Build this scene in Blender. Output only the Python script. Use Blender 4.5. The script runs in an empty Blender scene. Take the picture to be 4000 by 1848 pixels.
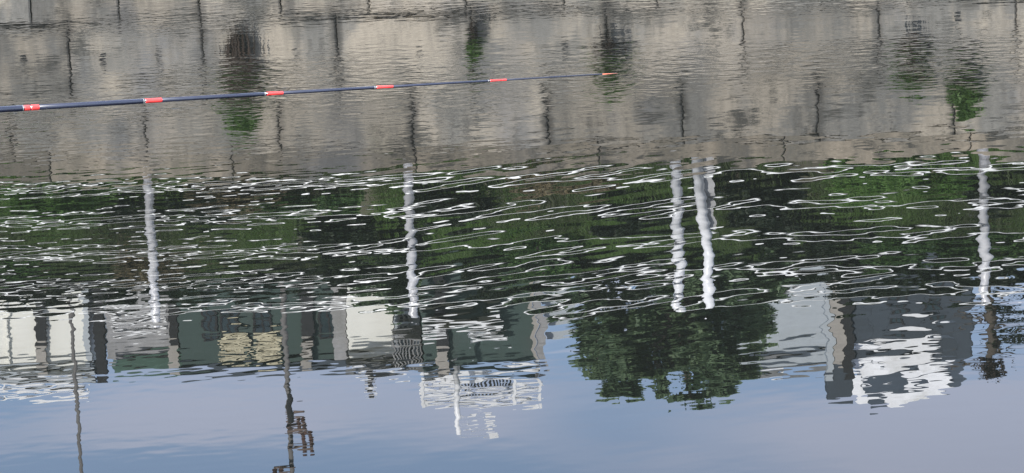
import bpy, math, random
import numpy as np
from mathutils import Matrix, Vector

random.seed(7)
RNG = np.random.default_rng(7)
C = bpy.context.scene.collection
SC = bpy.context.scene
R = math.radians

# ------------------------------------------------------------------ camera
CAM_H = 7.0
PITCH, ROLL, HFOV = R(13.0), R(2.0), R(16.0)
cam_d = bpy.data.cameras.new('camera')
cam = bpy.data.objects.new('camera', cam_d)
C.objects.link(cam)
cam_d.sensor_fit = 'HORIZONTAL'
cam_d.angle = HFOV
cam_d.clip_start = 0.1
cam_d.clip_end = 3000
cam.matrix_world = (Matrix.Translation((0, 0, CAM_H)) @ Matrix.Rotation(math.pi / 2 - PITCH, 4, 'X')
                    @ Matrix.Rotation(-ROLL, 4, 'Z'))
SC.camera = cam

# ------------------------------------------------------------------ world, sun, exposure
SUN_ELEV, SUN_AZ = R(42), R(205)          # azimuth clockwise from +Y: high, behind the camera
world = bpy.data.worlds.new('World')
SC.world = world
world.use_nodes = True
wn, wl = world.node_tree.nodes, world.node_tree.links
wn.clear()
w_out = wn.new('ShaderNodeOutputWorld')
w_bg = wn.new('ShaderNodeBackground')
w_sky = wn.new('ShaderNodeTexSky')
w_sky.sky_type = 'NISHITA'
w_sky.sun_disc = False
w_sky.sun_elevation = SUN_ELEV
w_sky.sun_rotation = SUN_AZ
w_sky.air_density = 1.0
w_sky.dust_density = 0.6
w_sky.ozone_density = 2.0
w_bg.inputs['Strength'].default_value = 0.10
tc = wn.new('ShaderNodeTexCoord')
mp = wn.new('ShaderNodeMapping')
mp.inputs['Scale'].default_value = (6.0, 4.0, 26.0)
mp.inputs['Location'].default_value = (0.35, 0.2, 0.9)
nz = wn.new('ShaderNodeTexNoise')
nz.inputs['Scale'].default_value = 1.3
nz.inputs['Detail'].default_value = 2
nz.inputs['Roughness'].default_value = 0.35
rp = wn.new('ShaderNodeMapRange')
rp.interpolation_type = 'SMOOTHSTEP'
rp.inputs['From Min'].default_value = 0.42
rp.inputs['From Max'].default_value = 0.62
rp.inputs['To Min'].default_value = 0.16
rp.inputs['To Max'].default_value = 0.8
mx = wn.new('ShaderNodeMix')
mx.data_type = 'RGBA'
mx.inputs['B'].default_value = (4.75, 5.0, 6.2, 1)       # thin grey-white cloud
wl.new(tc.outputs['Generated'], mp.inputs['Vector'])
wl.new(mp.outputs['Vector'], nz.inputs['Vector'])
wl.new(nz.outputs['Fac'], rp.inputs['Value'])
wl.new(rp.outputs['Result'], mx.inputs['Factor'])
wl.new(w_sky.outputs['Color'], mx.inputs['A'])
wl.new(mx.outputs['Result'], w_bg.inputs['Color'])
wl.new(w_bg.outputs['Background'], w_out.inputs['Surface'])

sun_d = bpy.data.lights.new('sun', 'SUN')
sun_d.energy = 3.0
sun_d.angle = R(1)
sun_d.color = (1.0, 0.96, 0.90)
sun = bpy.data.objects.new('sun', sun_d)
C.objects.link(sun)
sd = Vector((math.sin(SUN_AZ) * math.cos(SUN_ELEV), math.cos(SUN_AZ) * math.cos(SUN_ELEV), math.sin(SUN_ELEV)))
sun.rotation_euler = sd.to_track_quat('Z', 'Y').to_euler()
sun.location = (0, -20, 40)

SC.view_settings.view_transform = 'Standard'
SC.view_settings.look = 'None'
SC.view_settings.gamma = 1
SC.view_settings.use_curve_mapping = False
SC.view_settings.exposure = 2.0
SC.render.engine = 'CYCLES'
SC.cycles.max_bounces = 6
SC.cycles.use_denoising = True

# ------------------------------------------------------------------ photo pixel -> place on the far bank (seen by way of the water)
FPX = 2000 / math.tan(HFOV / 2)
MROT = cam.matrix_world.to_3x3()
YAW = R(-3.0)                              # the far wall runs a little towards us on the right
WALL_D = 45.0


def ray(px, py):
    d = MROT @ Vector(((px - 2000) / FPX, -(py - 924) / FPX, -1))
    return Vector((d.x, d.y, -d.z))        # after the bounce off level water, from (0,0,-CAM_H)


def at(px, py, Y):
    d = ray(px, py)
    t = Y / d.y
    return d.x * t, -CAM_H + d.z * t       # X, Z


cy_, sy_ = math.cos(YAW), math.sin(YAW)


def on_wall(px, py, v=0.0):
    """wall frame: u along the wall, v behind its face"""
    d = ray(px, py)
    # v = -sin*X + cos*(Y-D)
    t = (v + cy_ * WALL_D) / (-sy_ * d.x + cy_ * d.y)
    X, Y = d.x * t, d.y * t
    u = cy_ * X + sy_ * (Y - WALL_D)
    return u, -CAM_H + d.z * t


# ------------------------------------------------------------------ materials
def new_mat(name):
    m = bpy.data.materials.new(name)
    m.use_nodes = True
    n, l = m.node_tree.nodes, m.node_tree.links
    b = n['Principled BSDF']
    return m, n, l, b


def mat(name, col, rough=0.7, metal=0.0, var=0.18, scale=3.0, dirt=None, dirt_scale=0.8, bump=0.0, stretch=(1, 1, 1), rand=0.12):
    m, n, l, b = new_mat(name)
    b.inputs['Roughness'].default_value = rough
    b.inputs['Metallic'].default_value = metal
    t = n.new('ShaderNodeTexCoord')
    mpn = n.new('ShaderNodeMapping')
    mpn.inputs['Scale'].default_value = stretch
    l.new(t.outputs['Object'], mpn.inputs['Vector'])
    x = n.new('ShaderNodeTexNoise')
    x.inputs['Scale'].default_value = scale
    x.inputs['Detail'].default_value = 5
    x.inputs['Roughness'].default_value = 0.65
    l.new(mpn.outputs['Vector'], x.inputs['Vector'])
    r = n.new('ShaderNodeMapRange')
    r.inputs['From Min'].default_value = 0.3
    r.inputs['From Max'].default_value = 0.7
    r.inputs['To Min'].default_value = 1 - var
    r.inputs['To Max'].default_value = 1 + var
    l.new(x.outputs['Fac'], r.inputs['Value'])
    oi = n.new('ShaderNodeObjectInfo')
    r2 = n.new('ShaderNodeMapRange')
    r2.inputs['To Min'].default_value = 1 - rand
    r2.inputs['To Max'].default_value = 1 + rand
    l.new(oi.outputs['Random'], r2.inputs['Value'])
    mul = n.new('ShaderNodeMath')
    mul.operation = 'MULTIPLY'
    l.new(r.outputs['Result'], mul.inputs[0])
    l.new(r2.outputs['Result'], mul.inputs[1])
    vm = n.new('ShaderNodeVectorMath')
    vm.operation = 'SCALE'
    vm.inputs[0].default_value = col[:3]
    l.new(mul.outputs[0], vm.inputs['Scale'])
    src = vm.outputs['Vector']
    if dirt:
        y = n.new('ShaderNodeTexNoise')
        y.inputs['Scale'].default_value = dirt_scale
        y.inputs['Detail'].default_value = 6
        y.inputs['Roughness'].default_value = 0.7
        l.new(mpn.outputs['Vector'], y.inputs['Vector'])
        ry = n.new('ShaderNodeMapRange')
        ry.interpolation_type = 'SMOOTHSTEP'
        ry.inputs['From Min'].default_value = 0.48
        ry.inputs['From Max'].default_value = 0.72
        l.new(y.outputs['Fac'], ry.inputs['Value'])
        mm = n.new('ShaderNodeMix')
        mm.data_type = 'RGBA'
        mm.inputs['B'].default_value = (*dirt, 1)
        l.new(ry.outputs['Result'], mm.inputs['Factor'])
        l.new(src, mm.inputs['A'])
        src = mm.outputs['Result']
    l.new(src, b.inputs['Base Color'])
    if bump:
        bm_ = n.new('ShaderNodeBump')
        bm_.inputs['Strength'].default_value = bump
        bm_.inputs['Distance'].default_value = 0.02
        l.new(x.outputs['Fac'], bm_.inputs['Height'])
        l.new(bm_.outputs['Normal'], b.inputs['Normal'])
    return m


PITCHU = 530 / 4000 * 2 * math.tan(HFOV / 2) * WALL_D * 1.012


def stone_mat(name='weathered_concrete', plain=False):
    """weathered concrete block: own tint per block, warm and cold patches, dark run-down stains, a few mossy ones"""
    m, n, l, b = new_mat(name)
    b.inputs['Roughness'].default_value = 0.9
    geo = n.new('ShaderNodeNewGeometry')
    oi = n.new('ShaderNodeObjectInfo')

    def noise(sc, stretch, detail=5, rough=0.6, seed=0.0):
        mpn = n.new('ShaderNodeMapping')
        mpn.inputs['Scale'].default_value = stretch
        mpn.inputs['Location'].default_value = (seed, seed * 1.7, seed * 0.6)
        l.new(geo.outputs['Position'], mpn.inputs['Vector'])
        x = n.new('ShaderNodeTexNoise')
        x.inputs['Scale'].default_value = sc
        x.inputs['Detail'].default_value = detail
        x.inputs['Roughness'].default_value = rough
        l.new(mpn.outputs['Vector'], x.inputs['Vector'])
        return x.outputs['Fac']

    def rng(s, a, b_, c, d):
        r = n.new('ShaderNodeMapRange')
        r.interpolation_type = 'SMOOTHSTEP'
        r.inputs['From Min'].default_value = a
        r.inputs['From Max'].default_value = b_
        r.inputs['To Min'].default_value = c
        r.inputs['To Max'].default_value = d
        l.new(s, r.inputs['Value'])
        return r.outputs['Result']

    def mix(f, a, b_):
        x = n.new('ShaderNodeMix')
        x.data_type = 'RGBA'
        l.new(f, x.inputs['Factor'])
        for k, v in (('A', a), ('B', b_)):
            if isinstance(v, tuple):
                x.inputs[k].default_value = (*v, 1)
            else:
                l.new(v, x.inputs[k])
        return x.outputs['Result']
    base = mix(rng(noise(1.15, (1, 1, 0.8), 5, 0.65, 3), 0.40, 0.60, 0, 1), (0.158, 0.154, 0.142), (0.315, 0.28, 0.228))
    if plain:
        base = mix(rng(noise(1.2, (1.6, 1, 0.3), 4, 0.6, 3), 0.36, 0.64, 0, 1), (0.135, 0.122, 0.098), (0.25, 0.215, 0.168))
    base = mix(rng(noise(0.7, (1.2, 1, 0.9), 4, 0.6, 9), 0.5, 0.72, 0, 0.75), base, (0.125, 0.13, 0.14))
    base = mix(rng(noise(2.1, (1.0, 1, 0.55), 6, 0.7, 14), 0.52, 0.72, 0, 0.8), base, (0.07, 0.069, 0.065))
    base = mix(rng(noise(5.0, (1.6, 1, 0.25), 4, 0.6, 21), 0.5, 0.8, 0, 0.55), base, (0.075, 0.07, 0.062))
    base = mix(rng(noise(1.4, (1, 1, 1), 5, 0.6, 33), 0.62, 0.78, 0, 0.5), base, (0.085, 0.09, 0.06))
    base = mix(rng(noise(1.3, (0.8, 1, 1.9), 7, 0.75, 47), 0.54, 0.61, 0, 0.9), base, (0.038, 0.038, 0.034))
    if not plain:
        # damp grime gathered along the ledges of the courses, running unevenly
        sp_ = n.new('ShaderNodeSeparateXYZ')
        l.new(geo.outputs['Position'], sp_.inputs[0])
        for yq, wd, sd_ in ((52, 0.16, 61.0), (235, 0.10, 66.0), (335, 0.16, 71.0), (475, 0.10, 76.0)):
            zq = on_wall(2000, yq)[1]
            dd = n.new('ShaderNodeMath')
            dd.operation = 'SUBTRACT'
            l.new(sp_.outputs['Z'], dd.inputs[0])
            dd.inputs[1].default_value = zq
            ab = n.new('ShaderNodeMath')
            ab.operation = 'ABSOLUTE'
            l.new(dd.outputs[0], ab.inputs[0])
            pr = n.new('ShaderNodeMath')
            pr.operation = 'MULTIPLY'
            l.new(rng(ab.outputs[0], 0.0, wd, 1.0, 0.0), pr.inputs[0])
            l.new(rng(noise(2.4, (0.75, 1, 1.3), 6, 0.75, sd_), 0.47, 0.60, 0, 0.9), pr.inputs[1])
            base = mix(pr.outputs[0], base, (0.045, 0.044, 0.039))

        def mth(op, a, b_):
            x = n.new('ShaderNodeMath')
            x.operation = op
            for i, v in enumerate((a, b_)):
                if isinstance(v, (int, float)):
                    x.inputs[i].default_value = v
                else:
                    l.new(v, x.inputs[i])
            return x.outputs[0]
        # grime in and beside the upright joints of the two courses
        uu = mth('ADD', mth('MULTIPLY', sp_.outputs['X'], cy_), mth('MULTIPLY', mth('SUBTRACT', sp_.outputs['Y'], WALL_D), sy_))
        up = mth('MULTIPLY', mth('GREATER_THAN', sp_.outputs['Z'], on_wall(2000, 335)[1]), 0.54)
        ph = mth('SUBTRACT', mth('DIVIDE', mth('SUBTRACT', uu, on_wall(790, 150)[0]), PITCHU), up)
        fr = mth('ABSOLUTE', mth('SUBTRACT', mth('FRACT', mth('ADD', ph, 0.5), 0.0), 0.5), 0.0)
        dj = mth('MULTIPLY', fr, PITCHU)
        jm = mth('MULTIPLY', rng(dj, 0.02, 0.12, 0.9, 0.0), rng(noise(1.7, (1, 1, 1.5), 4, 0.6, 81.0), 0.40, 0.58, 0, 1))
        base = mix(jm, base, (0.05, 0.048, 0.043))
    vm = n.new('ShaderNodeVectorMath')
    vm.operation = 'SCALE'
    l.new(base, vm.inputs[0])
    fine = rng(noise(14, (1, 1, 1), 5, 0.7, 5), 0.3, 0.7, 0.82, 1.18)
    tint = rng(oi.outputs['Random'], 0, 1, 0.80, 1.24)
    mu = n.new('ShaderNodeMath')
    mu.operation = 'MULTIPLY'
    l.new(fine, mu.inputs[0])
    l.new(tint, mu.inputs[1])
    l.new(mu.outputs[0], vm.inputs['Scale'])
    l.new(vm.outputs['Vector'], b.inputs['Base Color'])
    bm_ = n.new('ShaderNodeBump')
    bm_.inputs['Strength'].default_value = 0.5
    bm_.inputs['Distance'].default_value = 0.02
    l.new(fine, bm_.inputs['Height'])
    l.new(bm_.outputs['Normal'], b.inputs['Normal'])
    return m


def leaf_mat(name, c0, c1, scale=0.9, wi=0.5, wp=0.6):
    m, n, l, b = new_mat(name)
    b.inputs['Roughness'].default_value = 0.6
    geo = n.new('ShaderNodeNewGeometry')
    x = n.new('ShaderNodeTexNoise')
    x.inputs['Scale'].default_value = scale
    x.inputs['Detail'].default_value = 3
    l.new(geo.outputs['Position'], x.inputs['Vector'])
    r = n.new('ShaderNodeMapRange')
    r.inputs['From Min'].default_value = 0.32
    r.inputs['From Max'].default_value = 0.68
    l.new(x.outputs['Fac'], r.inputs['Value'])
    ad = n.new('ShaderNodeMath')
    ad.operation = 'MULTIPLY_ADD'
    ad.inputs[1].default_value = wi
    l.new(geo.outputs['Random Per Island'], ad.inputs[0])
    s = n.new('ShaderNodeMath')
    s.operation = 'MULTIPLY'
    s.inputs[1].default_value = wp
    l.new(r.outputs['Result'], s.inputs[0])
    l.new(s.outputs[0], ad.inputs[2])
    mm = n.new('ShaderNodeMix')
    mm.data_type = 'RGBA'
    mm.inputs['A'].default_value = (*c0, 1)
    mm.inputs['B'].default_value = (*c1, 1)
    l.new(ad.outputs[0], mm.inputs['Factor'])
    l.new(mm.outputs['Result'], b.inputs['Base Color'])
    tr = n.new('ShaderNodeBsdfTranslucent')
    l.new(mm.outputs['Result'], tr.inputs['Color'])
    ms = n.new('ShaderNodeMixShader')
    ms.inputs['Fac'].default_value = 0.5
    l.new(b.outputs['BSDF'], ms.inputs[1])
    l.new(tr.outputs['BSDF'], ms.inputs[2])
    l.new(ms.outputs['Shader'], n['Material Output'].inputs['Surface'])
    return m


W_AMP = 2.1


def water_mat():
    m, n, l, b = new_mat('rippled_water')
    b.inputs['Base Color'].default_value = (0.006, 0.007, 0.0062, 1)
    b.inputs['Roughness'].default_value = 0.0
    b.inputs['IOR'].default_value = 1.333
    geo = n.new('ShaderNodeNewGeometry')

    def math_(op, a, b_=None, c=None):
        x = n.new('ShaderNodeMath')
        x.operation = op
        for i, v in enumerate((a, b_, c)):
            if v is None:
                continue
            if isinstance(v, (int, float)):
                x.inputs[i].default_value = v
            else:
                l.new(v, x.inputs[i])
        return x.outputs[0]

    def wave(lam, along, ang, seed, detail=1.0, rough=0.4, distort=0.0):
        """noise with crests at ANG to the x axis, wavelength LAM across and ALONG times that along the crest; 0..1"""
        r0 = n.new('ShaderNodeMapping')
        r0.vector_type = 'POINT'
        r0.inputs['Rotation'].default_value = (0, 0, -R(ang))
        l.new(geo.outputs['Position'], r0.inputs['Vector'])
        s0 = n.new('ShaderNodeMapping')
        s0.inputs['Scale'].default_value = (1 / (lam * along), 1 / lam, 1)
        s0.inputs['Location'].default_value = (seed, seed * 1.37, seed)
        l.new(r0.outputs['Vector'], s0.inputs['Vector'])
        x = n.new('ShaderNodeTexNoise')
        x.inputs['Scale'].default_value = 1.0
        x.inputs['Detail'].default_value = detail
        x.inputs['Roughness'].default_value = rough
        x.inputs['Distortion'].default_value = distort
        l.new(s0.outputs['Vector'], x.inputs['Vector'])
        return x.outputs['Fac']

    def sm(s, a, b_, c=0.0, d=1.0):
        r = n.new('ShaderNodeMapRange')
        r.interpolation_type = 'SMOOTHSTEP'
        r.inputs['From Min'].default_value = a
        r.inputs['From Max'].default_value = b_
        r.inputs['To Min'].default_value = c
        r.inputs['To Max'].default_value = d
        l.new(s, r.inputs['Value'])
        return r.outputs['Result']
    sep = n.new('ShaderNodeSeparateXYZ')
    l.new(geo.outputs['Position'], sep.inputs[0])
    X, Y = sep.outputs['X'], sep.outputs['Y']
    rr = sm(X, -0.6, 1.0, 0.0, 1.7)                 # the ripples reach further towards us on the right
    near = sm(math_('ADD', Y, rr), 27.0, 29.0, 0.13, 1.0)   # calmer towards our bank
    far = sm(Y, 33.0, 37.5)                         # cat's-paw ripples near the wall
    left = sm(X, -2.6, -0.2, 1.0, 0.0)
    right = sm(X, 1.2, 3.0)
    mid = math_('MULTIPLY', math_('SUBTRACT', 1.0, left), math_('SUBTRACT', 1.0, right))
    patch = sm(wave(2.6, 2.0, 6, 11.0, 1.0), 0.38, 0.66)
    h = math_('MULTIPLY', wave(1.9, 2.2, 12, 3.1, 0.0), 0.0024)
    h = math_('MULTIPLY_ADD', math_('MULTIPLY', wave(0.23, 2.2, 32, 7.7, 0.6), mid), 0.00115 * W_AMP, h)
    h = math_('MULTIPLY_ADD', math_('MULTIPLY', wave(0.27, 1.25, 14, 17.3, 0.8), right), 0.00115 * W_AMP, h)
    h = math_('MULTIPLY_ADD', math_('MULTIPLY', wave(0.15, 1.9, 9, 27.9, 0.8), left), 0.00062 * W_AMP, h)
    h = math_('MULTIPLY_ADD', wave(0.22, 1.4, -20, 5.5, 0.5), 0.00018 * W_AMP, h)
    fine = math_('MULTIPLY', wave(0.17, 1.5, 8, 41.0, 1.5, 0.55), math_('MULTIPLY', far, math_('MULTIPLY_ADD', patch, 1.0, 0.12)))
    h = math_('MULTIPLY_ADD', fine, 0.0085, h)
    h = math_('MULTIPLY_ADD', math_('MULTIPLY', wave(0.10, 1.7, -4, 71.0, 1.5, 0.6), math_('MULTIPLY', far, math_('MULTIPLY_ADD', patch, 1.0, 0.12))), 0.0052, h)
    h = math_('MULTIPLY_ADD', wave(0.11, 1.0, 15, 91.0, 0.5), math_('MULTIPLY_ADD', left, 0.00018, 0.00009), h)
    jag = math_('MULTIPLY', wave(0.16, 1.6, 9, 57.0, 1.0), math_('SUBTRACT', 1.0, math_('MULTIPLY', near, 0.9)))
    jag = math_('MULTIPLY', jag, sm(Y, 23.5, 26.5, 0.3, 1.0))
    lazy = math_('MULTIPLY', wave(0.42, 1.7, 24, 63.0, 0.4), sm(X, -0.8, 0.6))
    h = math_('MULTIPLY_ADD', math_('DIVIDE', math_('MULTIPLY', lazy, sm(Y, 24.2, 26.2, 0.12, 1.0)), near), 0.0016, h)
    jag = math_('DIVIDE', jag, near)
    h = math_('MULTIPLY_ADD', jag, 0.00055, h)
    bp = n.new('ShaderNodeBump')
    bp.inputs['Distance'].default_value = 1.0
    l.new(h, bp.inputs['Height'])
    l.new(near, bp.inputs['Strength'])
    l.new(bp.outputs['Normal'], b.inputs['Normal'])
    return m


M = dict(
    stone=stone_mat(),
    coping=stone_mat('brown_coping_concrete', True),
    core=mat('joint_shadow_mortar', (0.07, 0.066, 0.06), 0.95, var=0.3),
    water=water_mat(),
    soil=mat('bank_soil', (0.06, 0.055, 0.035), 0.95, var=0.4, scale=0.6, dirt=(0.045, 0.06, 0.025), dirt_scale=0.3),
    steel=mat('galvanised_post', (0.68, 0.68, 0.70), 0.35, 0.1, 0.1, 4, dirt=(0.5, 0.5, 0.51), dirt_scale=2.0, rand=0.05),
    white_post=mat('white_post_paint', (0.80, 0.81, 0.83), 0.35, 0.0, 0.05, 4, dirt=(0.62, 0.63, 0.65), dirt_scale=1.5, rand=0.02),
    rail=mat('white_rail_paint', (0.84, 0.85, 0.84), 0.3, 0.0, 0.04, 4, rand=0.02),
    white=mat('cream_render', (0.80, 0.80, 0.74), 0.8, var=0.05, scale=1.0, dirt=(0.72, 0.71, 0.65), dirt_scale=0.7, rand=0.03),
    bright=mat('white_sheet_metal', (0.82, 0.83, 0.84), 0.4, var=0.05, dirt=(0.6, 0.6, 0.58), dirt_scale=1.3, rand=0.04),
    grey=mat('grey_concrete', (0.30, 0.30, 0.305), 0.85, var=0.18, dirt=(0.19, 0.19, 0.185)),
    pale=mat('pale_blue_grey_render', (0.40, 0.44, 0.47), 0.8, var=0.07, rand=0.03),
    dark=mat('dark_steel_column', (0.018, 0.019, 0.021), 0.9, var=0.25),
    slate=mat('slate_grey_cladding', (0.036, 0.050, 0.066), 0.75, var=0.18, scale=0.7),
    teal=mat('dark_teal_cladding', (0.034, 0.064, 0.056), 0.75, var=0.22, scale=0.8, dirt=(0.04, 0.05, 0.048)),
    green=mat('green_tarpaulin', (0.034, 0.075, 0.054), 0.8, var=0.22, scale=1.2),
    glass=mat('dark_window_glass', (0.022, 0.036, 0.038), 0.12, var=0.2),
    cream=mat('yellow_cream_panel', (0.52, 0.475, 0.33), 0.7, var=0.1),
    roof=mat('weathered_roofing', (0.16, 0.165, 0.165), 0.8, var=0.3, scale=2),
    pole=mat('weathered_pole', (0.12, 0.115, 0.11), 0.8, var=0.25, scale=2, stretch=(1, 1, 0.3)),
    arm=mat('rusty_crossarm', (0.13, 0.095, 0.08), 0.8, var=0.3),
    ceramic=mat('brown_insulator', (0.10, 0.055, 0.045), 0.3, var=0.2),
    tan=mat('worn_column_paint', (0.33, 0.31, 0.28), 0.8, var=0.15),
    bark=mat('bark', (0.07, 0.058, 0.045), 0.95, var=0.35, scale=4, bump=0.6, stretch=(1, 1, 0.3)),
    leaf_mid=leaf_mat('mid_green_leaves', (0.021, 0.051, 0.017), (0.105, 0.210, 0.045)),
    leaf_dark=leaf_mat('dark_green_leaves', (0.011, 0.018, 0.009), (0.030, 0.054, 0.021)),
    bank_grass=leaf_mat('patchy_bank_grass', (0.036, 0.033, 0.018), (0.102, 0.195, 0.032), 0.5, 0.2, 0.85),
    leaf_grass=leaf_mat('fresh_grass', (0.057, 0.135, 0.020), (0.149, 0.277, 0.054), 0.6),
    leaf_dry=leaf_mat('dry_brown_leaves', (0.085, 0.072, 0.039), (0.260, 0.215, 0.124), 0.8),
    leaf_tree=leaf_mat('broad_tree_leaves', (0.058, 0.112, 0.052), (0.22, 0.31, 0.165), 1.1, 0.3, 0.9),
    leaf_wall=leaf_mat('wall_plant_leaves', (0.052, 0.108, 0.021), (0.121, 0.225, 0.048), 3.0),
    dead=mat('dead_hanging_stems', (0.04, 0.028, 0.021), 0.95, var=0.4, scale=5, dirt=(0.075, 0.04, 0.028), dirt_scale=2),
    wire=mat('black_cable', (0.03, 0.03, 0.03), 0.7),
)


# ------------------------------------------------------------------ mesh helpers
class MB:
    def __init__(s):
        s.v, s.f = [], []

    def box(s, x0, x1, y0, y1, z0, z1, bev=0.0):
        b = len(s.v)
        if bev <= 0:
            s.v += [(x, y, z) for z in (z0, z1) for x, y in ((x0, y0), (x1, y0), (x1, y1), (x0, y1))]
            s.f += [(b + 3, b + 2, b + 1, b), (b + 4, b + 5, b + 6, b + 7)]
            s.f += [(b + i, b + (i + 1) % 4, b + 4 + (i + 1) % 4, b + 4 + i) for i in range(4)]
            return s
        # front face (y0 side) chamfered: ring of the back, ring before the chamfer, ring of the face
        for (yy, k) in ((y1, 0), (y0 + bev, 0), (y0, bev)):
            s.v += [(x0 + k, yy, z0 + k), (x1 - k, yy, z0 + k), (x1 - k, yy, z1 - k), (x0 + k, yy, z1 - k)]
        s.f.append((b, b + 1, b + 2, b + 3)[::-1])
        for q in (0, 4):
            for i in range(4):
                j = (i + 1) % 4
                s.f.append((b + q + i, b + q + j, b + q + 4 + j, b + q + 4 + i)[::-1])
        s.f.append((b + 8, b + 9, b + 10, b + 11))
        return s

    def tube(s, pts, rad, seg=10, cap=True):
        if isinstance(rad, (int, float)):
            rad = [rad] * len(pts)
        pts = [Vector(p) for p in pts]
        b = len(s.v)
        for i, p in enumerate(pts):
            t = (pts[min(i + 1, len(pts) - 1)] - pts[max(i - 1, 0)]).normalized()
            a = Vector((0, 0, 1)) if abs(t.z) < 0.9 else Vector((1, 0, 0))
            u = t.cross(a).normalized()
            w = t.cross(u)
            for k in range(seg):
                an = 2 * math.pi * k / seg
                s.v.append(tuple(p + (u * math.cos(an) + w * math.sin(an)) * rad[i]))
        for i in range(len(pts) - 1):
            for k in range(seg):
                k2 = (k + 1) % seg
                s.f.append((b + i * seg + k, b + i * seg + k2, b + (i + 1) * seg + k2, b + (i + 1) * seg + k))
        if cap:
            s.f.append(tuple(b + k for k in range(seg))[::-1])
            e = b + (len(pts) - 1) * seg
            s.f.append(tuple(e + k for k in range(seg)))
        return s

    def mesh(s, name, m, smooth=False):
        me = bpy.data.meshes.new(name)
        me.from_pydata(s.v, [], s.f)
        me.materials.append(m)
        if smooth:
            me.polygons.foreach_set('use_smooth', [True] * len(me.polygons))
        me.update()
        return me

    def build(s, name, m, parent=None, smooth=False):
        return link(name, s.mesh(name, m, smooth), parent)


def link(name, me, parent=None):
    o = bpy.data.objects.new(name, me)
    C.objects.link(o)
    if parent:
        o.parent = parent
    return o


def tag(o, label=None, cat=None, group=None, kind=None):
    for k, v in (('label', label), ('category', cat), ('group', group), ('kind', kind)):
        if v:
            o[k] = v
    return o


def thing(name, label, cat, loc=(0, 0, 0), rz=0.0, group=None):
    o = bpy.data.objects.new(name, None)
    o.empty_display_size = 0.2
    C.objects.link(o)
    o.location = loc
    o.rotation_euler.z = rz
    return tag(o, label, cat, group)


def leaves(pts, size, flat=0.5, aspect=2.0):
    """pts (n,3): one folded leaf of two faces at each point; numpy for speed"""
    n = len(pts)
    d = RNG.normal(size=(n, 3))
    d[:, 2] = d[:, 2] * flat - 0.25
    d /= np.linalg.norm(d, axis=1)[:, None]
    r = RNG.normal(size=(n, 3))
    sdv = np.cross(d, r)
    sdv /= np.linalg.norm(sdv, axis=1)[:, None]
    nrm = np.cross(sdv, d)
    L = size * RNG.uniform(0.6, 1.3, n)[:, None]
    Wd = L / aspect
    base = pts - d * L * 0.5
    tip = pts + d * L * 0.5 - nrm * L * 0.12
    a = pts + sdv * Wd * 0.5 + nrm * Wd * 0.2
    c = pts - sdv * Wd * 0.5 + nrm * Wd * 0.2
    v = np.empty((n * 4, 3))
    v[0::4], v[1::4], v[2::4], v[3::4] = base, a, tip, c
    i = np.arange(n) * 4
    f = np.empty((n * 2, 3), dtype=np.int64)
    f[0::2] = np.stack([i, i + 1, i + 2], 1)
    f[1::2] = np.stack([i, i + 2, i + 3], 1)
    return v, f


def np_mesh(name, v, f, m):
    me = bpy.data.meshes.new(name)
    me.vertices.add(len(v))
    me.vertices.foreach_set('co', np.asarray(v, dtype=np.float32).ravel())
    k = f.shape[1]
    me.loops.add(f.size)
    me.loops.foreach_set('vertex_index', f.astype(np.int32).ravel())
    me.polygons.add(len(f))
    me.polygons.foreach_set('loop_start', np.arange(0, f.size, k, dtype=np.int32))
    me.polygons.foreach_set('loop_total', np.full(len(f), k, dtype=np.int32))
    me.materials.append(m)
    me.update(calc_edges=True)
    return me


def shell_points(n, centres, radii):
    """points spread through lobes, denser near their skins, with gaps"""
    k = RNG.integers(0, len(centres), n)
    d = RNG.normal(size=(n, 3))
    d /= np.linalg.norm(d, axis=1)[:, None]
    rr = RNG.uniform(0.45, 1.05, n) ** 0.6
    return np.asarray(centres)[k] + d * np.asarray(radii)[k] * rr[:, None]


# ------------------------------------------------------------------ water, ground
w = MB()
w.v = [(-220, -90, 0), (220, -90, 0), (220, 46.2, 0), (-220, 46.2, 0)]
w.f = [(0, 1, 2, 3)]
water = tag(w.build('water', M['water']), 'calm grey-blue canal water with small ripples mirroring the far bank', 'water', None, 'structure')

bed = MB()
bed.v = [(-700, -200, -2.2), (700, -200, -2.2), (700, 900, -2.2), (-700, 900, -2.2)]
bed.f = [(0, 1, 2, 3)]
tag(bed.build('canal_bed', M['soil']), 'dark muddy bed under the canal water', 'canal bed', None, 'structure')

# far bank: level behind the wall, rising to a low terrace that the buildings stand on
prof = [(0.62, 2.34), (1.4, 2.45), (2.5, 3.0), (5.0, 4.35), (8.0, 5.3), (11.0, 5.7), (40, 5.75), (800, 5.75)]
g = MB()
NX = 40
for (v, z) in prof:
    for i in range(NX + 1):
        u = -240 + 480 * i / NX
        zz = z + (0.12 * math.sin(u * 1.3) + 0.08 * math.sin(u * 2.9 + 1) if 2.0 < v < 10 else 0)
        g.v.append((u, v, zz))
for j in range(len(prof) - 1):
    for i in range(NX):
        a = j * (NX + 1) + i
        g.f.append((a, a + 1, a + NX + 2, a + NX + 1))
bank = g.build('ground', M['soil'])
bank.location = (0, WALL_D, 0)
bank.rotation_euler.z = YAW
tag(bank, 'earth bank rising behind the canal wall to the terrace of buildings', 'ground', None, 'structure')

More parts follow.
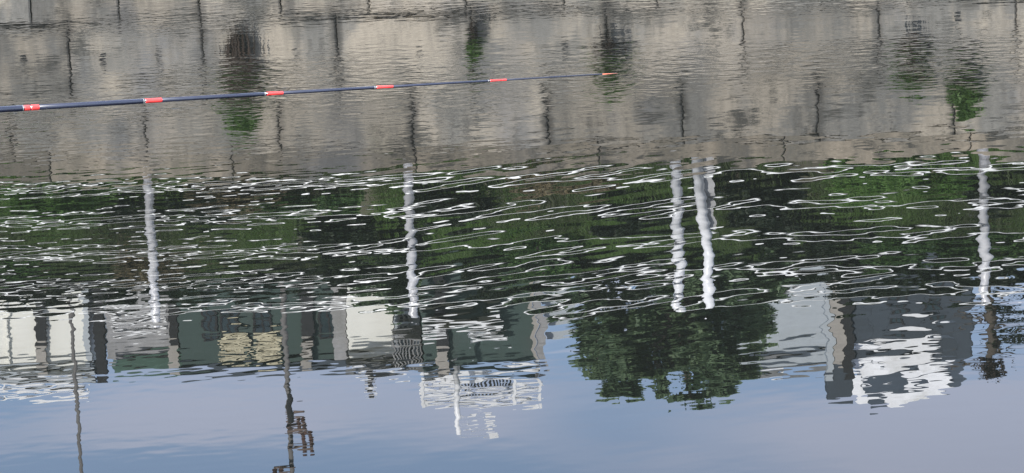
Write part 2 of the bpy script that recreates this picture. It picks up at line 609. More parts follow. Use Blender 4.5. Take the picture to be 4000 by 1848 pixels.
# ------------------------------------------------------------------ canal wall
_, Z1 = on_wall(2000, 52)        # top of the footing course
_, Z2 = on_wall(2000, 335)
_, Z3 = on_wall(2000, 565)
_, Z4 = on_wall(2000, 658)       # top of the coping
wall = thing('canal_wall', 'weathered beige and grey concrete block wall along the far side of the water', 'wall', (0, WALL_D, 0), YAW)
MB().box(-70, 70, 0.05, 0.62, -2.4, Z4 - 0.12).build('wall_core', M['core'], wall)
PITCHU = 530 / 4000 * 2 * math.tan(HFOV / 2) * WALL_D * 1.012
ua, _ = on_wall(790, 150)


def course(z0, z1, u_first, pitch, prot, n0, n1, jit=0.0):
    gap = 0.010
    for k in range(n0, n1):
        a, b = u_first + k * pitch, u_first + (k + 1) * pitch
        if jit:
            a += jit * math.sin(k * 5.3)
            b += jit * math.sin((k + 1) * 5.3)
        dy = random.uniform(-0.012, 0.012)
        MB().box(a + gap, b - gap, -prot + dy, 0.3, z0 + 0.005, z1 - 0.005, 0.018).build('concrete_block', M['stone'], wall)


course(-0.9, Z1 - 0.06, ua, PITCHU * 0.66, 0.10, -14, 14, 0.12)
course(Z1, Z2, ua, PITCHU, 0.0, -9, 9)
course(Z2, Z3 - 0.002, ua + PITCHU * 0.54, PITCHU, 0.012, -9, 9)
for k in range(-7, 8):
    a = ua + 0.3 + k * PITCHU * 1.37
    MB().box(a + 0.008, a + PITCHU * 1.37 - 0.008, -0.015, 0.62, Z3 + 0.004, Z4, 0.012).build('coping_slab', M['coping'], wall)
# weep holes at the foot of some upper blocks
for px, py in ((92, 235), (400, 235), (618, 232), (1150, 215), (2205, 188), (2725, 190), (3270, 175), (1640, 205), (2760, 55), (3330, 45), (3740, 70)):
    u, z = on_wall(px, py)
    MB().tube([(u, -0.035, z), (u, 0.2, z)], [0.038, 0.038], 12).build('weep_pipe', M['dark'], wall)

# ------------------------------------------------------------------ plants rooted in the wall joints
def wall_plant(px, y_low, y_mid, y_high, wpx, label, n_leaf=420, n_dead=70):
    u, z_low = on_wall(px, y_low)
    _, z_mid = on_wall(px, y_mid)
    _, z_high = on_wall(px, y_high)
    hw = wpx / 316 / 2
    t = thing('wall_plant', label, 'plant', (cy_ * u, WALL_D + sy_ * u, 0), YAW, 'weeds rooted in the canal wall')
    d = MB()
    for i in range(int(n_dead * 2.0)):
        x0 = random.gauss(0, hw * 0.35)
        zt = z_mid + random.uniform(-0.06, 0.12)
        L = (z_mid - z_low) * random.uniform(0.35, 1.0)
        x1 = x0 * random.uniform(0.2, 1.3)
        d.tube([(x0 * 0.4, -0.02, zt), (x0, -0.10 - random.random() * 0.14, zt - L * 0.3), (x1, -0.06 - random.random() * 0.12, zt - L)],
               [0.017, 0.015, 0.006], 4, False)
    d.build('dead_stems', M['dead'], t)
    n = int(n_leaf * 2.6)
    zz = RNG.beta(1.4, 1.8, n)
    spread = hw * (1.0 - 0.65 * zz)
    pts = np.stack([RNG.normal(size=n) * spread * 0.55, -0.05 - np.abs(RNG.normal(size=n)) * 0.11, z_mid - 0.05 + zz * (z_high - z_mid)], 1)
    v, f = leaves(pts, 0.10)
    tag(link('leaf_spray', np_mesh('leaf_spray', v, f, M['leaf_wall']), t), kind='stuff')


wall_plant(932, 118, 365, 545, 175, 'tall weed on the wall with a long rust-brown dead skirt beneath green leaves', 520, 120)
wall_plant(2385, 150, 240, 395, 135, 'dark green tuft on the wall just beyond the tip of the fishing rod', 420, 60)
wall_plant(3560, 125, 262, 385, 150, 'broad weed on the wall with two black hanging tufts under bright green leaves', 520, 130)
wall_plant(3768, 250, 325, 470, 130, 'rightmost weed on the wall, tapering to a thin bare stalk on top', 360, 70)
wall_plant(1850, 60, 160, 250, 60, 'thin pale weed growing in a block joint left of the rod tip', 70, 7)

# ------------------------------------------------------------------ railing on the wall
FV = 0.35
fence = thing('steel_railing', 'post and rail fence of five white rails along the top of the canal wall', 'railing', (0, WALL_D, 0), YAW)
for (pxb, pyb, pyt, rad, mk) in ((585, 690, 1262, 0.059, 'steel'), (1597, 665, 1238, 0.059, 'steel'), (-440, 690, 1270, 0.059, 'steel'),
                                 (2640, 645, 1212, 0.067, 'white_post'), (3835, 640, 1200, 0.060, 'steel'), (4900, 640, 1190, 0.059, 'steel')):
    u, _ = on_wall(pxb + 8, (pyb + pyt) / 2, FV)
    _, zt = on_wall(pxb + 8, pyt, FV)
    p = MB().tube([(u, FV, Z4 - 0.05), (u, FV, zt - 0.03), (u, FV, zt)], [rad, rad, rad * 0.7], 20).build('post', M[mk], fence, True)
    MB().box(u - 0.13, u + 0.13, FV - 0.13, FV + 0.13, Z4 - 0.01, Z4 + 0.012).build('base_plate', M[mk], p)
rails_left = (732, 858, 984, 1104, 1206)
for y in rails_left:
    ul, _ = on_wall(300, y, FV)
    _, z = on_wall(300, y, FV)
    MB().tube([(-16, FV - 0.085, z), (16, FV - 0.085, z)], 0.0215, 10).build('rail', M['rail'], fence, True)

# white flag-pole like twin beside the middle post
u, _ = on_wall(2752, 900, FV)
_, zt = on_wall(2752, 1200, FV)
tp = thing('twin_post', 'second bright white post close beside the middle fence post with a grey plate behind', 'post', (cy_ * u - sy_ * (FV - 0.12), WALL_D + sy_ * u + cy_ * (FV - 0.12), Z4 - 0.02), YAW)
hh = zt - Z4
MB().tube([(-0.085, 0, 0.015), (0.03, 0, hh * 0.62), (0.055, 0, hh)], [0.07, 0.066, 0.062], 20).build('shaft', M['white_post'], tp, True)
MB().box(0.0, 0.135, 0.075, 0.09, 0.015, hh * 0.45).build('side_plate', M['grey'], tp)
MB().box(-0.12, 0.16, -0.12, 0.12, 0, 0.015).build('base_plate', M['white_post'], tp)

# ------------------------------------------------------------------ vegetation on the bank
def bush_mesh(name, lobes, n, size, m):
    cen = [(x, y, z) for x, y, z, rx, rz in lobes]
    rad = [(rx, rx * 0.8, rz) for x, y, z, rx, rz in lobes]
    v, f = leaves(shell_points(n, cen, rad), size)
    v[:, 2] = np.maximum(v[:, 2], 0.02)
    return np_mesh(name, v, f, m)


def rand_lobes(w_, h_, k, seed):
    r = random.Random(seed)
    out = []
    for i in range(k):
        t = r.random()
        sp, dp, lr = (0.8, 0.5, 1.0) if k < 30 else (1.0, 0.22, 0.42)
        out.append((r.uniform(-0.5, 0.5) * w_ * sp, r.uniform(-0.4, 0.4) * w_ * dp, h_ * (0.12 + 0.70 * t),
                    w_ * r.uniform(0.13, 0.26) * lr, h_ * r.uniform(0.10, 0.20)))
    return out


def bush(px, Y, ytop, wpx, mk, label, n=5200, size=0.10, seed=1, name='shrub', cat='shrub'):
    X, Z = at(px, ytop, Y)
    wm = wpx / FPX * Y
    v_loc = -sy_ * X + cy_ * (Y - WALL_D)
    zb = float(np.interp(v_loc, [p[0] for p in prof], [p[1] for p in prof]))
    t = thing(name, label, cat, (X, Y, zb - 0.08), random.uniform(-0.15, 0.15), 'shrubs behind the railing')
    h = max(Z - zb, 0.7)
    lob = rand_lobes(wm, h, 12 if name == 'shrub' else 60, seed)
    link('foliage', bush_mesh('foliage', lob, n, size, M[mk]), t)
    st = MB()
    for (x, y, z, rx, rz) in lob[:7]:
        st.tube([(x * 0.15, y * 0.15, 0), (x * 0.55, y * 0.5, z * 0.55), (x, y, z)], [0.04, 0.028, 0.01], 5, False)
    st.build('stem', M['bark'], t)
    return t


S = [
    # px, Y, ytop, wpx, material, label
    (130, 47.6, 770, 560, 'leaf_grass', 'fresh green low shrub behind the railing at its far left end'),
    (330, 48.6, 960, 620, 'leaf_mid', 'leafy shrub left of the leftmost railing post'),
    (700, 48.2, 905, 520, 'leaf_dark', 'near-black shrub just right of the leftmost railing post'),
    (930, 47.4, 800, 430, 'leaf_dry', 'dry brown shrub low behind the rails between the two left posts'),
    (760, 51.0, 1075, 600, 'leaf_dry', 'tall straw-brown dead shrub behind the leftmost post'),
    (1180, 48.2, 860, 420, 'leaf_mid', 'green shrub left of the second railing post'),
    (1400, 49.8, 1010, 560, 'leaf_dark', 'dark shrub behind the second railing post'),
    (1760, 47.8, 905, 560, 'leaf_dark', 'wide dark shrub right of the second railing post'),
    (2200, 47.4, 850, 430, 'leaf_dry', 'olive brown dry shrub in the middle of the bank'),
    (2120, 50.4, 1060, 620, 'leaf_mid', 'tall leafy shrub behind the olive brown one'),
    (2530, 48.6, 955, 430, 'leaf_dark', 'dark shrub left of the bright middle post'),
    (2960, 47.8, 890, 480, 'leaf_dark', 'black-green shrub right of the twin white posts'),
    (3230, 49.4, 985, 560, 'leaf_dark', 'dark shrub between the twin white posts and the right post'),
    (3500, 47.2, 790, 640, 'leaf_grass', 'bright grass-green low shrub left of the right railing post'),
    (3640, 50.2, 1065, 620, 'leaf_mid', 'green shrub behind the right railing post'),
    (3960, 47.8, 860, 420, 'leaf_dark', 'dark shrub at the far right end of the railing'),
    (4020, 50.6, 1040, 520, 'leaf_mid', 'leafy shrub closing the right end of the bank'),
    (-60, 51.0, 1060, 520, 'leaf_mid', 'leafy shrub closing the left end of the bank'),
]
for i, (px, Y, yt, wpx, mk, lab) in enumerate(S):
    bush(px, Y, yt, wpx, mk, lab, seed=i + 3)

# dark evergreen hedges further back that close the view below the buildings
H = [(-100, 1245, 860), (500, 1235, 860), (1100, 1225, 820), (1640, 1225, 700), (2150, 1220, 700), (3150, 1238, 700), (3700, 1215, 780), (4250, 1200, 700), (2650, 1215, 760)]
HL = ['dark evergreen hedge below the cream building at the left', 'dark evergreen hedge below the green tarpaulin roof',
      'dark evergreen hedge below the teal building', 'dark evergreen hedge below the cream end wall',
      'dark evergreen hedge left of the big broadleaf tree', 'dark evergreen hedge right of the big broadleaf tree',
      'dark evergreen hedge below the slate building', 'dark evergreen hedge at the far right of the bank', 'dark evergreen hedge at the foot of the big broadleaf tree']
for i, ((px, yt, wpx), lab) in enumerate(zip(H, HL)):
    bush(px, 56.0 + (i % 3) * 0.5, yt - 18, wpx, 'leaf_dark', lab, n=22000, size=0.13, seed=50 + i, name='evergreen_hedge', cat='hedge')

# grass on the bank, nobody could count it
n = 110000
gu = RNG.uniform(-11, 11, n)
gv = RNG.uniform(0.75, 10.8, n)
gz = np.interp(gv, [p[0] for p in prof], [p[1] for p in prof])
dens = np.sin(gu * 0.9 + 1.0) + np.sin(gu * 2.3 + gv) * 0.5
keep = dens > -1.2
gu, gv, gz = gu[keep], gv[keep], gz[keep]
k = len(gu)
hgt = RNG.uniform(0.12, 0.42, k)
ang = RNG.uniform(0, 2 * np.pi, k)
dx, dy = np.cos(ang) * 0.018, np.sin(ang) * 0.018
lx, ly = RNG.normal(size=k) * 0.10, RNG.normal(size=k) * 0.10
v = np.empty((k * 3, 3))
v[0::3] = np.stack([gu - dx, gv - dy, gz - 0.02], 1)
v[1::3] = np.stack([gu + dx, gv + dy, gz - 0.02], 1)
v[2::3] = np.stack([gu + lx, gv + ly, gz + hgt], 1)
f = np.arange(k * 3).reshape(-1, 3)
go = link('bank_grass', np_mesh('bank_grass', v, f, M['bank_grass']))
go.location = (0, WALL_D, 0)
go.rotation_euler.z = YAW
tag(go, 'rough green grass along the bank behind the railing', 'grass', None, 'stuff')


# ------------------------------------------------------------------ trees
def tree(px, Y, lobes_px, label, mk='leaf_tree', n=16000, size=0.16, trunk=0.16):
    """lobes_px: (px, py, rx, ry) of leaf masses as they show in the water"""
    X0, _ = at(px, 1200, Y)
    t = thing('broadleaf_tree', label, 'tree', (X0, Y, 5.6), 0, 'trees above the bank')
    cen, rad = [], []
    for (lx_, ly_, rx, ry) in lobes_px:
        dyy = random.uniform(-0.9, 0.9)
        X, Z = at(lx_, ly_, Y + dyy)
        cen.append((X - X0, dyy, Z - 5.6))
        rad.append((rx / FPX * Y, rx / FPX * Y * 0.9, ry / FPX * Y))
    tr = MB()
    top = max(c[2] for c in cen)
    tr.tube([(0, 0, -0.1), (0.05, 0, top * 0.3), (-0.06, 0.05, top * 0.55), (0.03, 0, top * 0.75)], [trunk * 1.25, trunk, trunk * 0.75, trunk * 0.4], 10)
    for c in cen:
        zb = max(top * 0.25, c[2] * 0.6)
        tr.tube([(0, 0, zb), (c[0] * 0.5, c[1] * 0.5, zb + (c[2] - zb) * 0.6), c], [trunk * 0.45, trunk * 0.28, 0.02], 6)
    tr.build('trunk', M['bark'], t, True)
    wgt = np.array([r[0] * r[2] for r in rad])
    kk = RNG.choice(len(cen), n, p=wgt / wgt.sum())
    d = RNG.normal(size=(n, 3))
    d /= np.linalg.norm(d, axis=1)[:, None]
    # leaves sit in clumps on each lobe's skin, with gaps between
    cl = RNG.normal(size=(len(cen), 15, 3))
    cl /= np.linalg.norm(cl, axis=2)[:, :, None]
    pick = cl[kk, RNG.integers(0, 15, n)]
    dirs = pick * 0.92 + d * 0.32
    pts = np.asarray(cen)[kk] + dirs * np.asarray(rad)[kk] * RNG.uniform(0.3, 1.0, n)[:, None]
    v, f = leaves(pts, size)
    link('crown', np_mesh('crown', v, f, M[mk]), t)
    return t


tree(2640, 60, [(2330, 1250, 100, 80), (2330, 1370, 95, 70), (2450, 1300, 130, 110), (2440, 1440, 140, 62), (2430, 1530, 95, 45), (2620, 1280, 150, 120),
                (2640, 1400, 150, 66), (2760, 1350, 130, 110), (2790, 1450, 110, 48), (2900, 1240, 110, 70), (2960, 1290, 90, 60), (2850, 1180, 150, 60),
                (2600, 1180, 190, 60), (2588, 1515, 26, 52), (2820, 1520, 62, 52), (2700, 1566, 130, 13), (2700, 1500, 26, 36), (2860, 1400, 110, 90), (2540, 1440, 120, 34), (2380, 1180, 120, 60)],
     'big broadleaf tree with a ragged crown standing between the teal and slate buildings', n=19000, size=0.2)
tree(2050, 57, [(1980, 1080, 160, 70), (2120, 1130, 140, 60), (2050, 1020, 130, 60), (2240, 1090, 90, 60)], 'small round tree behind the railing left of the big broadleaf tree', n=8000, size=0.13, trunk=0.09)
tree(1500, 57, [(1450, 1120, 130, 60), (1560, 1150, 110, 55), (1510, 1070, 110, 50)], 'small round tree behind the second railing post', n=7000, size=0.13, trunk=0.09)
tree(2880, 54, [(2800, 1090, 130, 70), (2960, 1110, 140, 60), (2880, 1040, 130, 60), (2660, 1080, 120, 70)], 'low spreading tree behind the twin white posts', n=9000, size=0.13, trunk=0.09)

# ------------------------------------------------------------------ buildings on the terrace
GZ = 5.68


class Bld:
    def __init__(s, name, label, cat, Y, px, group=None):
        s.Y = Y
        s.X0, _ = at(px, 1330, Y)
        s.t = thing(name, label, cat, (s.X0, Y, GZ), 0, group)

    def rect(s, x0, y0, x1, y1, off=0.0):
        xm, ym = (x0 + x1) / 2, (y0 + y1) / 2
        a = at(x0, ym, s.Y + off)[0] - s.X0
        b = at(x1, ym, s.Y + off)[0] - s.X0
        c = at(xm, y0, s.Y + off)[1] - GZ
        d = at(xm, y1, s.Y + off)[1] - GZ
        return a, b, c, d

    def part(s, name, mk, x0, y0, x1, y1, front=0.0, depth=0.2, parent=None, down=False):
        a, b, c, d = s.rect(x0, y0, x1, y1)
        if down:
            c = -0.1
        return MB().box(a, b, -front, -front + depth, c, d).build(name, M[mk], parent or s.t)

    def window(s, x0, y0, x1, y1, front=0.0, frame='dark', glass='glass', bars=1):
        a, b, c, d = s.rect(x0, y0, x1, y1)
        w_ = 0.05
        m = MB()
        m.box(a, b, -front - 0.06, -front, c, c + w_)
        m.box(a, b, -front - 0.06, -front, d - w_, d)
        m.box(a, a + w_, -front - 0.058, -front, c + w_, d - w_)
        m.box(b - w_, b, -front - 0.058, -front, c + w_, d - w_)
        for i in range(bars):
            xx = a + (b - a) * (i + 1) / (bars + 1)
            m.box(xx - 0.02, xx + 0.02, -front - 0.05, -front, c + w_, d - w_)
        fr = m.build('window', M[frame], s.t)
        MB().box(a + w_ * 0.9, b - w_ * 0.9, -front - 0.03, -front - 0.01, c + w_ * 0.9, d - w_ * 0.9).build('pane', M[glass], fr)
        return fr


# cream building at the left
B = Bld('cream_building', 'cream rendered building with dark columns and a white roof edge at the far left', 'building', 80, 120)
B.part('wall', 'white', -420, 1200, 352, 1448, 0, 9, down=True)
B.part('parapet', 'pale', -420, 1452, 375, 1476, 0.25, 9.4)
B.part('parapet_cap', 'roof', -420, 1478, 375, 1486, 0.27, 9.4)
B.part('roof_trim', 'bright', -420, 1490, 330, 1508, 0.30, 0.2)
B.part('roof_trim', 'bright', -420, 1532, 352, 1548, 0.32, 0.12)
for px in (-250, 20, 230, 345):
    B.part('trim_post', 'bright', px, 1506, px + 6, 1532, 0.30, 0.06)
B.part('column', 'dark', 140, 1200, 180, 1338, 0.16, 0.3, down=True)
B.part('column_head', 'tan', 146, 1340, 184, 1446, 0.16, 0.3)
B.part('column', 'dark', 372, 1200, 412, 1478, 0.16, 0.3, down=True)
B.part('pilaster', 'pale', 330, 1200, 352, 1440, 0.06, 0.05, down=True)
B.part('drain_pipe', 'white', 30, 1200, 35, 1430, 0.12, 0.1, down=True)

# low grey block with the green tarpaulin
B = Bld('grey_block', 'low grey concrete block with a green tarpaulin over its roof', 'building', 79, 560)
B.part('wall', 'grey', 416, 1200, 700, 1404, 0, 7, down=True)
B.part('sign_board', 'bright', 430, 1232, 650, 1250, 0.08, 0.06)
B.part('sign_board', 'bright', 440, 1276, 650, 1288, 0.08, 0.06)
a, b, c, d = B.rect(440, 1392, 730, 1470, -0.2)
m = MB()
nseg = 16
for i in range(nseg + 1):
    x = a + (b - a) * i / nseg
    s1 = 0.035 * math.sin(i * 1.9)
    sl = 0.25 * (1 - i / nseg)
    m.v += [(x, -0.16, c - 0.04 + s1 + sl * 0.5), (x, -0.14, (c + d) / 2 + s1 * 0.6), (x, -0.05, d + s1 * 0.5 - sl * 0.2), (x, 5.0, d - 0.5)]
for i in range(nseg):
    for j in range(3):
        q = i * 4 + j
        m.f.append((q, q + 4, q + 5, q + 1))
m.build('tarpaulin', M['green'], B.t)
B.part('column', 'dark', 662, 1200, 698, 1338, 0.16, 0.28, down=True)
B.part('column_head', 'tan', 662, 1340, 700, 1440, 0.16, 0.28)

# teal building
B = Bld('teal_building', 'dark teal clad building with two yellow cream shutters', 'building', 78, 1020)
B.part('wall', 'teal', 702, 1190, 1352, 1420, 0, 8, down=True)
B.part('parapet', 'slate', 702, 1424, 1352, 1446, 0.12, 8.2)
for x0, x1 in ((790, 850), (860, 930), (985, 1060), (1245, 1320)):
    B.window(x0, 1205, x1, 1310, 0.0)
for x0, x1 in ((868, 968), (992, 1098)):
    sh = B.part('shutter', 'teal', x0, 1292, x1, 1408, 0.06, 0.06)
    for i in range(8):
        k0, k1 = random.uniform(-14, 18), random.uniform(-18, 14)
        y0_ = 1296 + i * 14
        B.part('slat', 'cream', x0 + k0, y0_, x1 + k1, y0_ + random.choice((8, 10, 11.5)), 0.10, 0.035, parent=sh)
B.part('column', 'dark', 1178, 1190, 1226, 1320, 0.14, 0.25, down=True)
for y0 in (1322, 1362, 1400):
    B.part('cooling_unit', 'tan', 1180, y0, 1222, y0 + 24, 0.3, 0.28)
B.part('corner_pier', 'grey', 1300, 1190, 1356, 1418, 0.08, 0.3, down=True)

# cream end wall
B = Bld('cream_end_house', 'narrow cream house with a blank end wall beside a grey balcony', 'building', 77, 1460)
B.part('wall', 'white', 1358, 1190, 1536, 1398, 0, 7, down=True)
B.part('eave', 'roof', 1350, 1402, 1660, 1430, 0.4, 7.6)
B.part('gutter', 'bright', 1380, 1434, 1600, 1442, 0.55, 0.12)
B.part('balcony_wall', 'pale', 1540, 1190, 1640, 1390, 0.02, 6.8, down=True)
B.window(1556, 1296, 1612, 1376, 0.02)
B.window(1552, 1225, 1600, 1275, 0.02, 'grey')
a, b, c, d = B.rect(1534, 1278, 1646, 1292)
MB().box(a, b, -0.8, -0.02, c, d).build('balcony_slab', M['grey'], B.t)
for i in range(9):
    x = a + 0.03 + (b - a - 0.06) * i / 8
    MB().box(x - 0.012, x + 0.012, -0.79, -0.765, d, d + 0.55).build('baluster', M['grey'], B.t)

# teal hall with the white roof deck
B = Bld('teal_hall', 'dark teal hall with pale corner trim and a slatted white deck on its roof', 'building', 76, 1870)
B.part('wall', 'teal', 1648, 1190, 2086, 1440, 0, 8, down=True)
B.part('fascia', 'bright', 1650, 1222, 1965, 1240, 0.5, 0.5)
B.part('fascia', 'bright', 1650, 1274, 1740, 1288, 0.45, 0.45)
B.part('fascia', 'bright', 1830, 1284, 1990, 1296, 0.45, 0.45)
B.part('side_wing', 'pale', 2140, 1180, 2238, 1292, -0.3, 5.0, down=True)
B.part('corner_trim', 'tan', 2084, 1190, 2100, 1440, 0.1, 0.4, down=True)
B.part('corner_trim', 'grey', 2102, 1190, 2138, 1440, 0.05, 0.5, down=True)
B.part('column', 'dark', 1702, 1190, 1746, 1346, 0.2, 0.3, down=True)
B.part('column_head', 'tan', 1704, 1348, 1750, 1452, 0.2, 0.3)
for (x0, y0, x1, y1) in ((1640, 1456, 2110, 1476), (1640, 1484, 1800, 1500), (1640, 1512, 2120, 1526), (1650, 1540, 2110, 1552), (1700, 1566, 2100, 1574)):
    B.part('deck_rail', 'bright', x0, y0, x1, y1, 0.3, 0.12)
for px in (1645, 1780, 2000, 2100):
    B.part('deck_post', 'bright', px, 1446, px + 12, 1572, 0.32, 0.1)
B.part('deck_back', 'bright', 1650, 1450, 1780, 1512, 0.1, 0.1)
for i in range(14):
    B.part('grille_slat', 'dark', 1812 + i * 13, 1478, 1819 + i * 13, 1511, 0.28, 0.04)
ar = MB()
a, b, c, d = B.rect(1830, 1325, 1950, 1375)
ar.tube([(b - (b - a) * (0.5 + 0.5 * math.cos(t_)), -0.03, (c + d) / 2 + (d - c) * 0.5 * math.sin(t_)) for t_ in [math.pi * (0.55 + 0.9 * i / 14) - math.pi * 0.0 + math.pi * 0.5 for i in range(15)]], 0.014, 6)
ar.build('wall_arc', M['pale'], B.t)

# pale block right of the tree
B = Bld('pale_block', 'plain pale blue-grey block right of the big broadleaf tree', 'building', 86, 3080)
B.part('wall', 'pale', 2880, 1150, 3232, 1390, 0, 8, down=True)
B.part('parapet', 'roof', 2880, 1394, 3260, 1432, 0.2, 8.4)
B.part('roof_trim', 'bright', 2890, 1440, 3060, 1448, 0.25, 0.1)

# slate building with the white panelled roof
B = Bld('slate_building', 'slate grey building with a white panelled sloping roof at the right', 'building', 78, 3540)
B.part('wall', 'slate', 3322, 1140, 3800, 1356, 0, 9, down=True)
B.part('corner_pier', 'pale', 3226, 1150, 3252, 1480, 0.1, 0.4, down=True)
B.part('corner_pier', 'tan', 3254, 1150, 3290, 1410, 0.12, 0.4, down=True)
B.part('corner_pier', 'dark', 3292, 1150, 3330, 1470, 0.14, 0.4, down=True)
B.part('gable_end', 'slate', 3232, 1412, 3330, 1580, 0.05, 0.5)
for i in range(7):
    for (ya, yb_) in ((1150, 1263.5), (1264.5, 1356)):
        xa = 3334 + i * 66
        B.part('cladding_panel', 'slate', xa, ya, xa + 65.2, yb_, 0.025, 0.02)
B.window(3470, 1170, 3540, 1240, 0.026)
B.window(3610, 1165, 3680, 1235, 0.026)
# roof pitched back from the eave, with rows of white sheets lying on it
off = 0.25
a, b, c, d = B.rect(3332, 1358, 3790, 1592, off)
a2, b2, _, d = B.rect(3400, 1405, 3745, 1596, 2.7)
m = MB()
m.v = [(a, off, c), (b, off, c), (b2, 2.7, d - 0.42), (a2, 2.7, d + 0.05), (a, 8.8, c), (b, 8.8, c)]
m.f = [(0, 1, 2, 3), (3, 2, 5, 4), (0, 3, 4), (1, 5, 2)]
m.build('roof', M['slate'], B.t)
for (x0, x1, y, hgt_, sk) in ((3325, 3450, 1372, 34, 14), (3560, 3670, 1318, 20, 14), (3380, 3470, 1330, 9, 10), (3430, 3640, 1352, 38, 50),
                              (3330, 3560, 1412, 40, 60), (3570, 3750, 1392, 40, 60), (3300, 3500, 1458, 36, 50), (3510, 3735, 1436, 44, 70),
                              (3290, 3610, 1500, 36, 70), (3620, 3725, 1480, 26, 30), (3330, 3480, 1544, 22, 40), (3420, 3735, 1528, 50, 62)):
    of = 0.12 + (y - 1358) * 0.0125 if y > 1360 else 0.0
    a, b, c, d = B.rect(x0, y, x1, y + hgt_, of)
    dz = 1.45 * sk / FPX * B.Y / 2
    sh_ = min(0.4, (b - a) * 0.2)
    dp = (d - c) * (1.2 if y > 1360 else 0.05)
    q = [(a, of - 0.08, c - dz + dz), (b - sh_, of - 0.08, c - dz), (b, of - 0.08 + dp, d - dz), (a + sh_, of - 0.08 + dp, d + dz)]
    m = MB()
    m.v = q + [(x, y_ + 0.04, z) for x, y_, z in q]
    m.f = [(0, 1, 2, 3), (7, 6, 5, 4), (0, 4, 5, 1), (1, 5, 6, 2), (2, 6, 7, 3), (3, 7, 4, 0)]
    m.build('roof_sheet', M['bright'], B.t)

# ------------------------------------------------------------------ poles
def pole(px, y_top, Y, rad, label, mk='pole', cat='pole', name='pole', GZ=GZ):
    X, zt = at(px, min(y_top, 1848), Y)
    if y_top > 1848:
        zt += (y_top - 1848) / FPX * Y
    t = thing(name, label, cat, (X, Y, GZ - 0.1), 0)
    MB().tube([(0, 0, 0), (0, 0, (zt - GZ) * 0.5), (0, 0, zt - GZ)], [rad * 1.1, rad, rad * 0.8], 12).build('shaft', M[mk], t, True)
    return t, X, zt


t, X, zt = pole(318, 2050, 74, 0.045, 'thin plain lamp pole in front of the cream building at the left', name='lamp_pole')
MB().tube([(0, 0, zt - GZ - 0.1), (0.1, -0.5, zt - GZ + 0.25), (0.1, -1.3, zt - GZ + 0.3)], [0.05, 0.045, 0.04], 8).build('arm', M['pole'], t, True)
MB().box(-0.05, 0.25, -2.0, -1.25, zt - GZ + 0.24, zt - GZ + 0.38).build('lamp_head', M['grey'], t)

t, X, zt = pole(1140, 1990, 73, 0.062, 'tall utility pole with short crossarms and insulators in front of the teal building', name='utility_pole')
for (py, x0, x1) in ((1642, -14, 62), (1680, -10, 70), (1705, -20, 88), (1752, -8, 92), (1838, -70, 16), (1900, -70, 90)):
    z = at(1140, min(py, 1848), 73)[1] + max(0, py - 1848) / FPX * 73 - GZ
    arm_ = MB().box(x0 / FPX * 73, x1 / FPX * 73, -0.14, -0.02, z - 0.028, z + 0.028).build('crossarm', M['arm'], t)
    ins = MB()
    for k_ in (0.62, 0.95):
        xx = (x1 if abs(x1) > abs(x0) else x0) * k_ / FPX * 73
        ins.tube([(xx, -0.08, z + 0.045), (xx, -0.08, z + 0.09), (xx, -0.08, z + 0.12), (xx, -0.08, z + 0.2)], [0.03, 0.06, 0.035, 0.05], 8)
    ins.build('insulator', M['ceramic'], arm_)
z = at(1140, 1600, 73)[1] - GZ
MB().tube([(0.03, -0.16, z - 0.35), (0.03, -0.16, z + 0.35)], 0.06, 12).build('transformer', M['dark'], t)

SZ = at(1450, 1418, 77.5)[1]
t, X, zt = pole(1450, 1565, 77.5, 0.07, 'short stub pole with brackets on the roof of the cream end house', name='stub_pole', GZ=SZ)
z = zt - SZ
for k_ in range(3):
    MB().box(-0.13, 0.13, -0.16, -0.05, z - 0.16 - k_ * 0.2, z - 0.10 - k_ * 0.2).build('bracket', M['bright' if k_ == 0 else 'grey'], t)

MZ = at(1790, 1440, 75)[1]
t, X, zt = pole(1790, 1718, 75, 0.06, 'white mast with small pale flags above the teal hall', 'bright', 'mast', 'white_mast', MZ)
for (px, py) in ((1842, 1632), (1905, 1620), (1915, 1655), (1925, 1685), (1928, 1705)):
    x, zz = at(px, py, 75)
    z = zz - MZ + 0.1
    m = MB()
    m.tube([(0, 0, z), (x - X + 0.12, 0, z + 0.03)], 0.008, 5)
    m.box(x - X - 0.10, x - X + 0.10, -0.02, -0.005, z - 0.05, z + 0.06)
    m.build('flag', M['bright'], t)

# bare tree at the right edge
X0, _ = at(3868, 1200, 60)
t = thing('bare_tree', 'thin bare dark tree with a round nest at the right edge', 'tree', (X0, 60, 5.6))
zz = [at(3868, y, 60)[1] - 5.6 for y in (1180, 1300, 1400, 1440)]
m = MB()
m.tube([(0, 0, -0.1), (0.02, 0, zz[0] * 0.5), (-0.05, 0, zz[0]), (0.05, 0, zz[1]), (0, 0, zz[2]), (0.05, 0, zz[3])], [0.14, 0.12, 0.1, 0.085, 0.055, 0.02], 8)
rr = random.Random(4)
for i in range(16):
    z = rr.uniform(zz[0] * 0.9, zz[3])
    s = rr.choice((-1, 1))
    L = rr.uniform(0.3, 0.8)
    m.tube([(0, 0, z), (s * L * 0.5, rr.uniform(-.3, .3), z + 0.1), (s * L, rr.uniform(-.5, .5), z + rr.uniform(-0.05, 0.3))], [0.03, 0.018, 0.006], 5)
m.build('trunk', M['bark'], t, True)
n_ = 500
pts = RNG.normal(size=(n_, 3)) * np.array([0.22, 0.25, 0.12]) + np.array([0.35, 0, zz[0] + 0.35])
v, f = leaves(pts, 0.10)
link('leaf_cluster', np_mesh('leaf_cluster', v, f, M['leaf_dark']), t)
n_ = 500
pts = RNG.normal(size=(n_, 3)) * 0.09 + np.array([0.03, 0, zz[3] - 0.02])
v, f = leaves(pts, 0.09)
link('nest', np_mesh('nest', v, f, M['dead']), t)

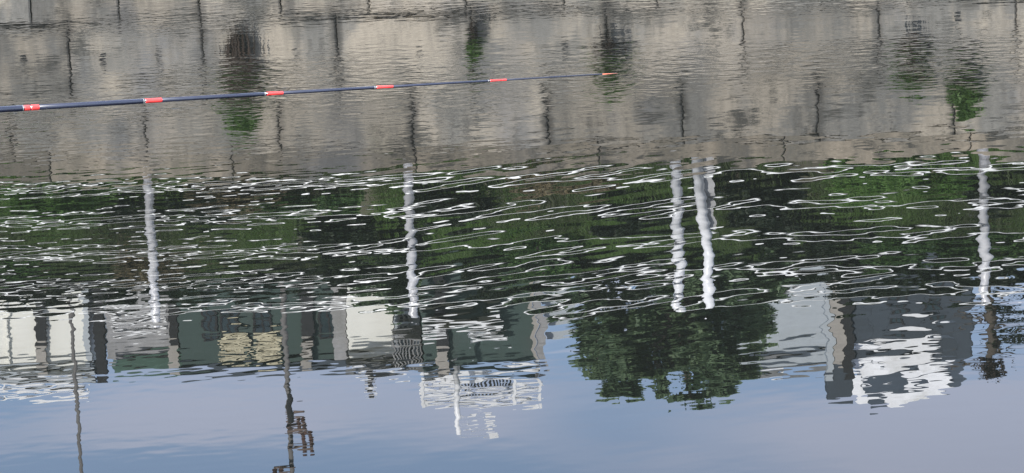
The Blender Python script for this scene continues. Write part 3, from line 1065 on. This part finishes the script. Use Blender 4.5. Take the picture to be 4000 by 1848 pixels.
# ------------------------------------------------------------------ fishing rod over the water, close to us
def direct(px, py, Y):
    d = MROT @ Vector(((px - 2000) / FPX, -(py - 924) / FPX, -1))
    t = Y / d.y
    return Vector((d.x * t, Y, CAM_H + d.z * t))


PX = [-2600, -2000, -1450, -900, -390, 90, 562, 1036, 1466, 1910, 2352, 2412]
A, E = direct(0, 428, 7.6), direct(2412, 286.5, 8.6)


def rod_pt(px):
    d = MROT @ Vector(((px - 2000) / FPX, -((428 - 0.0587 * px) - 924) / FPX, -1))
    # on the line A..E seen at this pixel column
    best = (px - 0) / (2412 - 0)
    lo, hi = -2.5, 1.2
    inv = MROT.transposed()
    for _ in range(50):
        mi = (lo + hi) / 2
        q = A + (E - A) * mi - Vector((0, 0, CAM_H))
        c = inv @ q
        if c.x / -c.z * FPX + 2000 < px:
            lo = mi
        else:
            hi = mi
    return A + (E - A) * lo


def rod_r(px):
    return (23.5 - (23.5 - 4.6) * px / 2412) / 2 / FPX * 8.0


blank = mat('dark_blue_carbon', (0.016, 0.020, 0.036), 0.25, 0.0, 0.12, 30, rand=0.0)
blank.node_tree.nodes['Principled BSDF'].inputs['Coat Weight'].default_value = 0.6
red = mat('fluorescent_red_paint', (0.95, 0.065, 0.06), 0.35, var=0.06, scale=40, rand=0.0)
silver = mat('steel_ring', (0.32, 0.32, 0.32), 0.4, 0.3)
tipm = mat('orange_tip_paint', (0.80, 0.24, 0.16), 0.4, rand=0.0)
cork = mat('black_grip', (0.03, 0.03, 0.03), 0.8)
rod = thing('fishing_rod', 'dark blue telescopic fishing rod with red bands held out over the water', 'fishing rod', tuple(rod_pt(0)))
o_ = rod_pt(0)
for i in range(len(PX) - 1):
    a, b = PX[i], PX[i + 1]
    last = i == len(PX) - 2
    band = 78 if i < len(PX) - 3 else 0
    if last:
        MB().tube([rod_pt(a) - o_, rod_pt(b) - o_], [rod_r(a) * 0.5, rod_r(b) * 0.32], 10).build('rod_tip', tipm, rod, True)
        continue
    if i == 0:
        MB().tube([rod_pt(a) - o_, rod_pt(b) - o_], rod_r(a) * 1.25, 16).build('grip', cork, rod, True)
        continue
    # section: thin start under the red band, plain blank after it
    s0 = a + band if i < len(PX) else a
    sec = MB().tube([rod_pt(a - 6) - o_, rod_pt(b - 14) - o_, rod_pt(b - 4) - o_, rod_pt(b) - o_],
                    [rod_r(a) * 0.90, rod_r(b) * 1.02, rod_r(b) * 1.03, rod_r(b) * 1.03], 24)
    sec = sec.build('rod_section', blank, rod, True)
    if i > 0:
        x0 = a + 4
        x1 = a + 68
        if i == len(PX) - 2:
            continue
        if i == 5:
            parts = ((x0 - 2, x0 + 21), (x0 + 26, x0 + 56))
        else:
            parts = ((x0, x1),)
        for (q0, q1) in parts:
            k0, k1 = rod_r(a) * 0.965, rod_r(a) * 0.955
            MB().tube([rod_pt(q0) - o_, rod_pt(q0 + 3) - o_, rod_pt(q1 - 2) - o_, rod_pt(q1) - o_], [k0 * 0.98, k0, k1, k1 * 0.98], 24).build('red_band', red, sec, True)
        MB().tube([rod_pt(a - 5) - o_, rod_pt(a - 2) - o_], rod_r(a) * 1.04, 20).build('joint_ring', silver, sec, True)
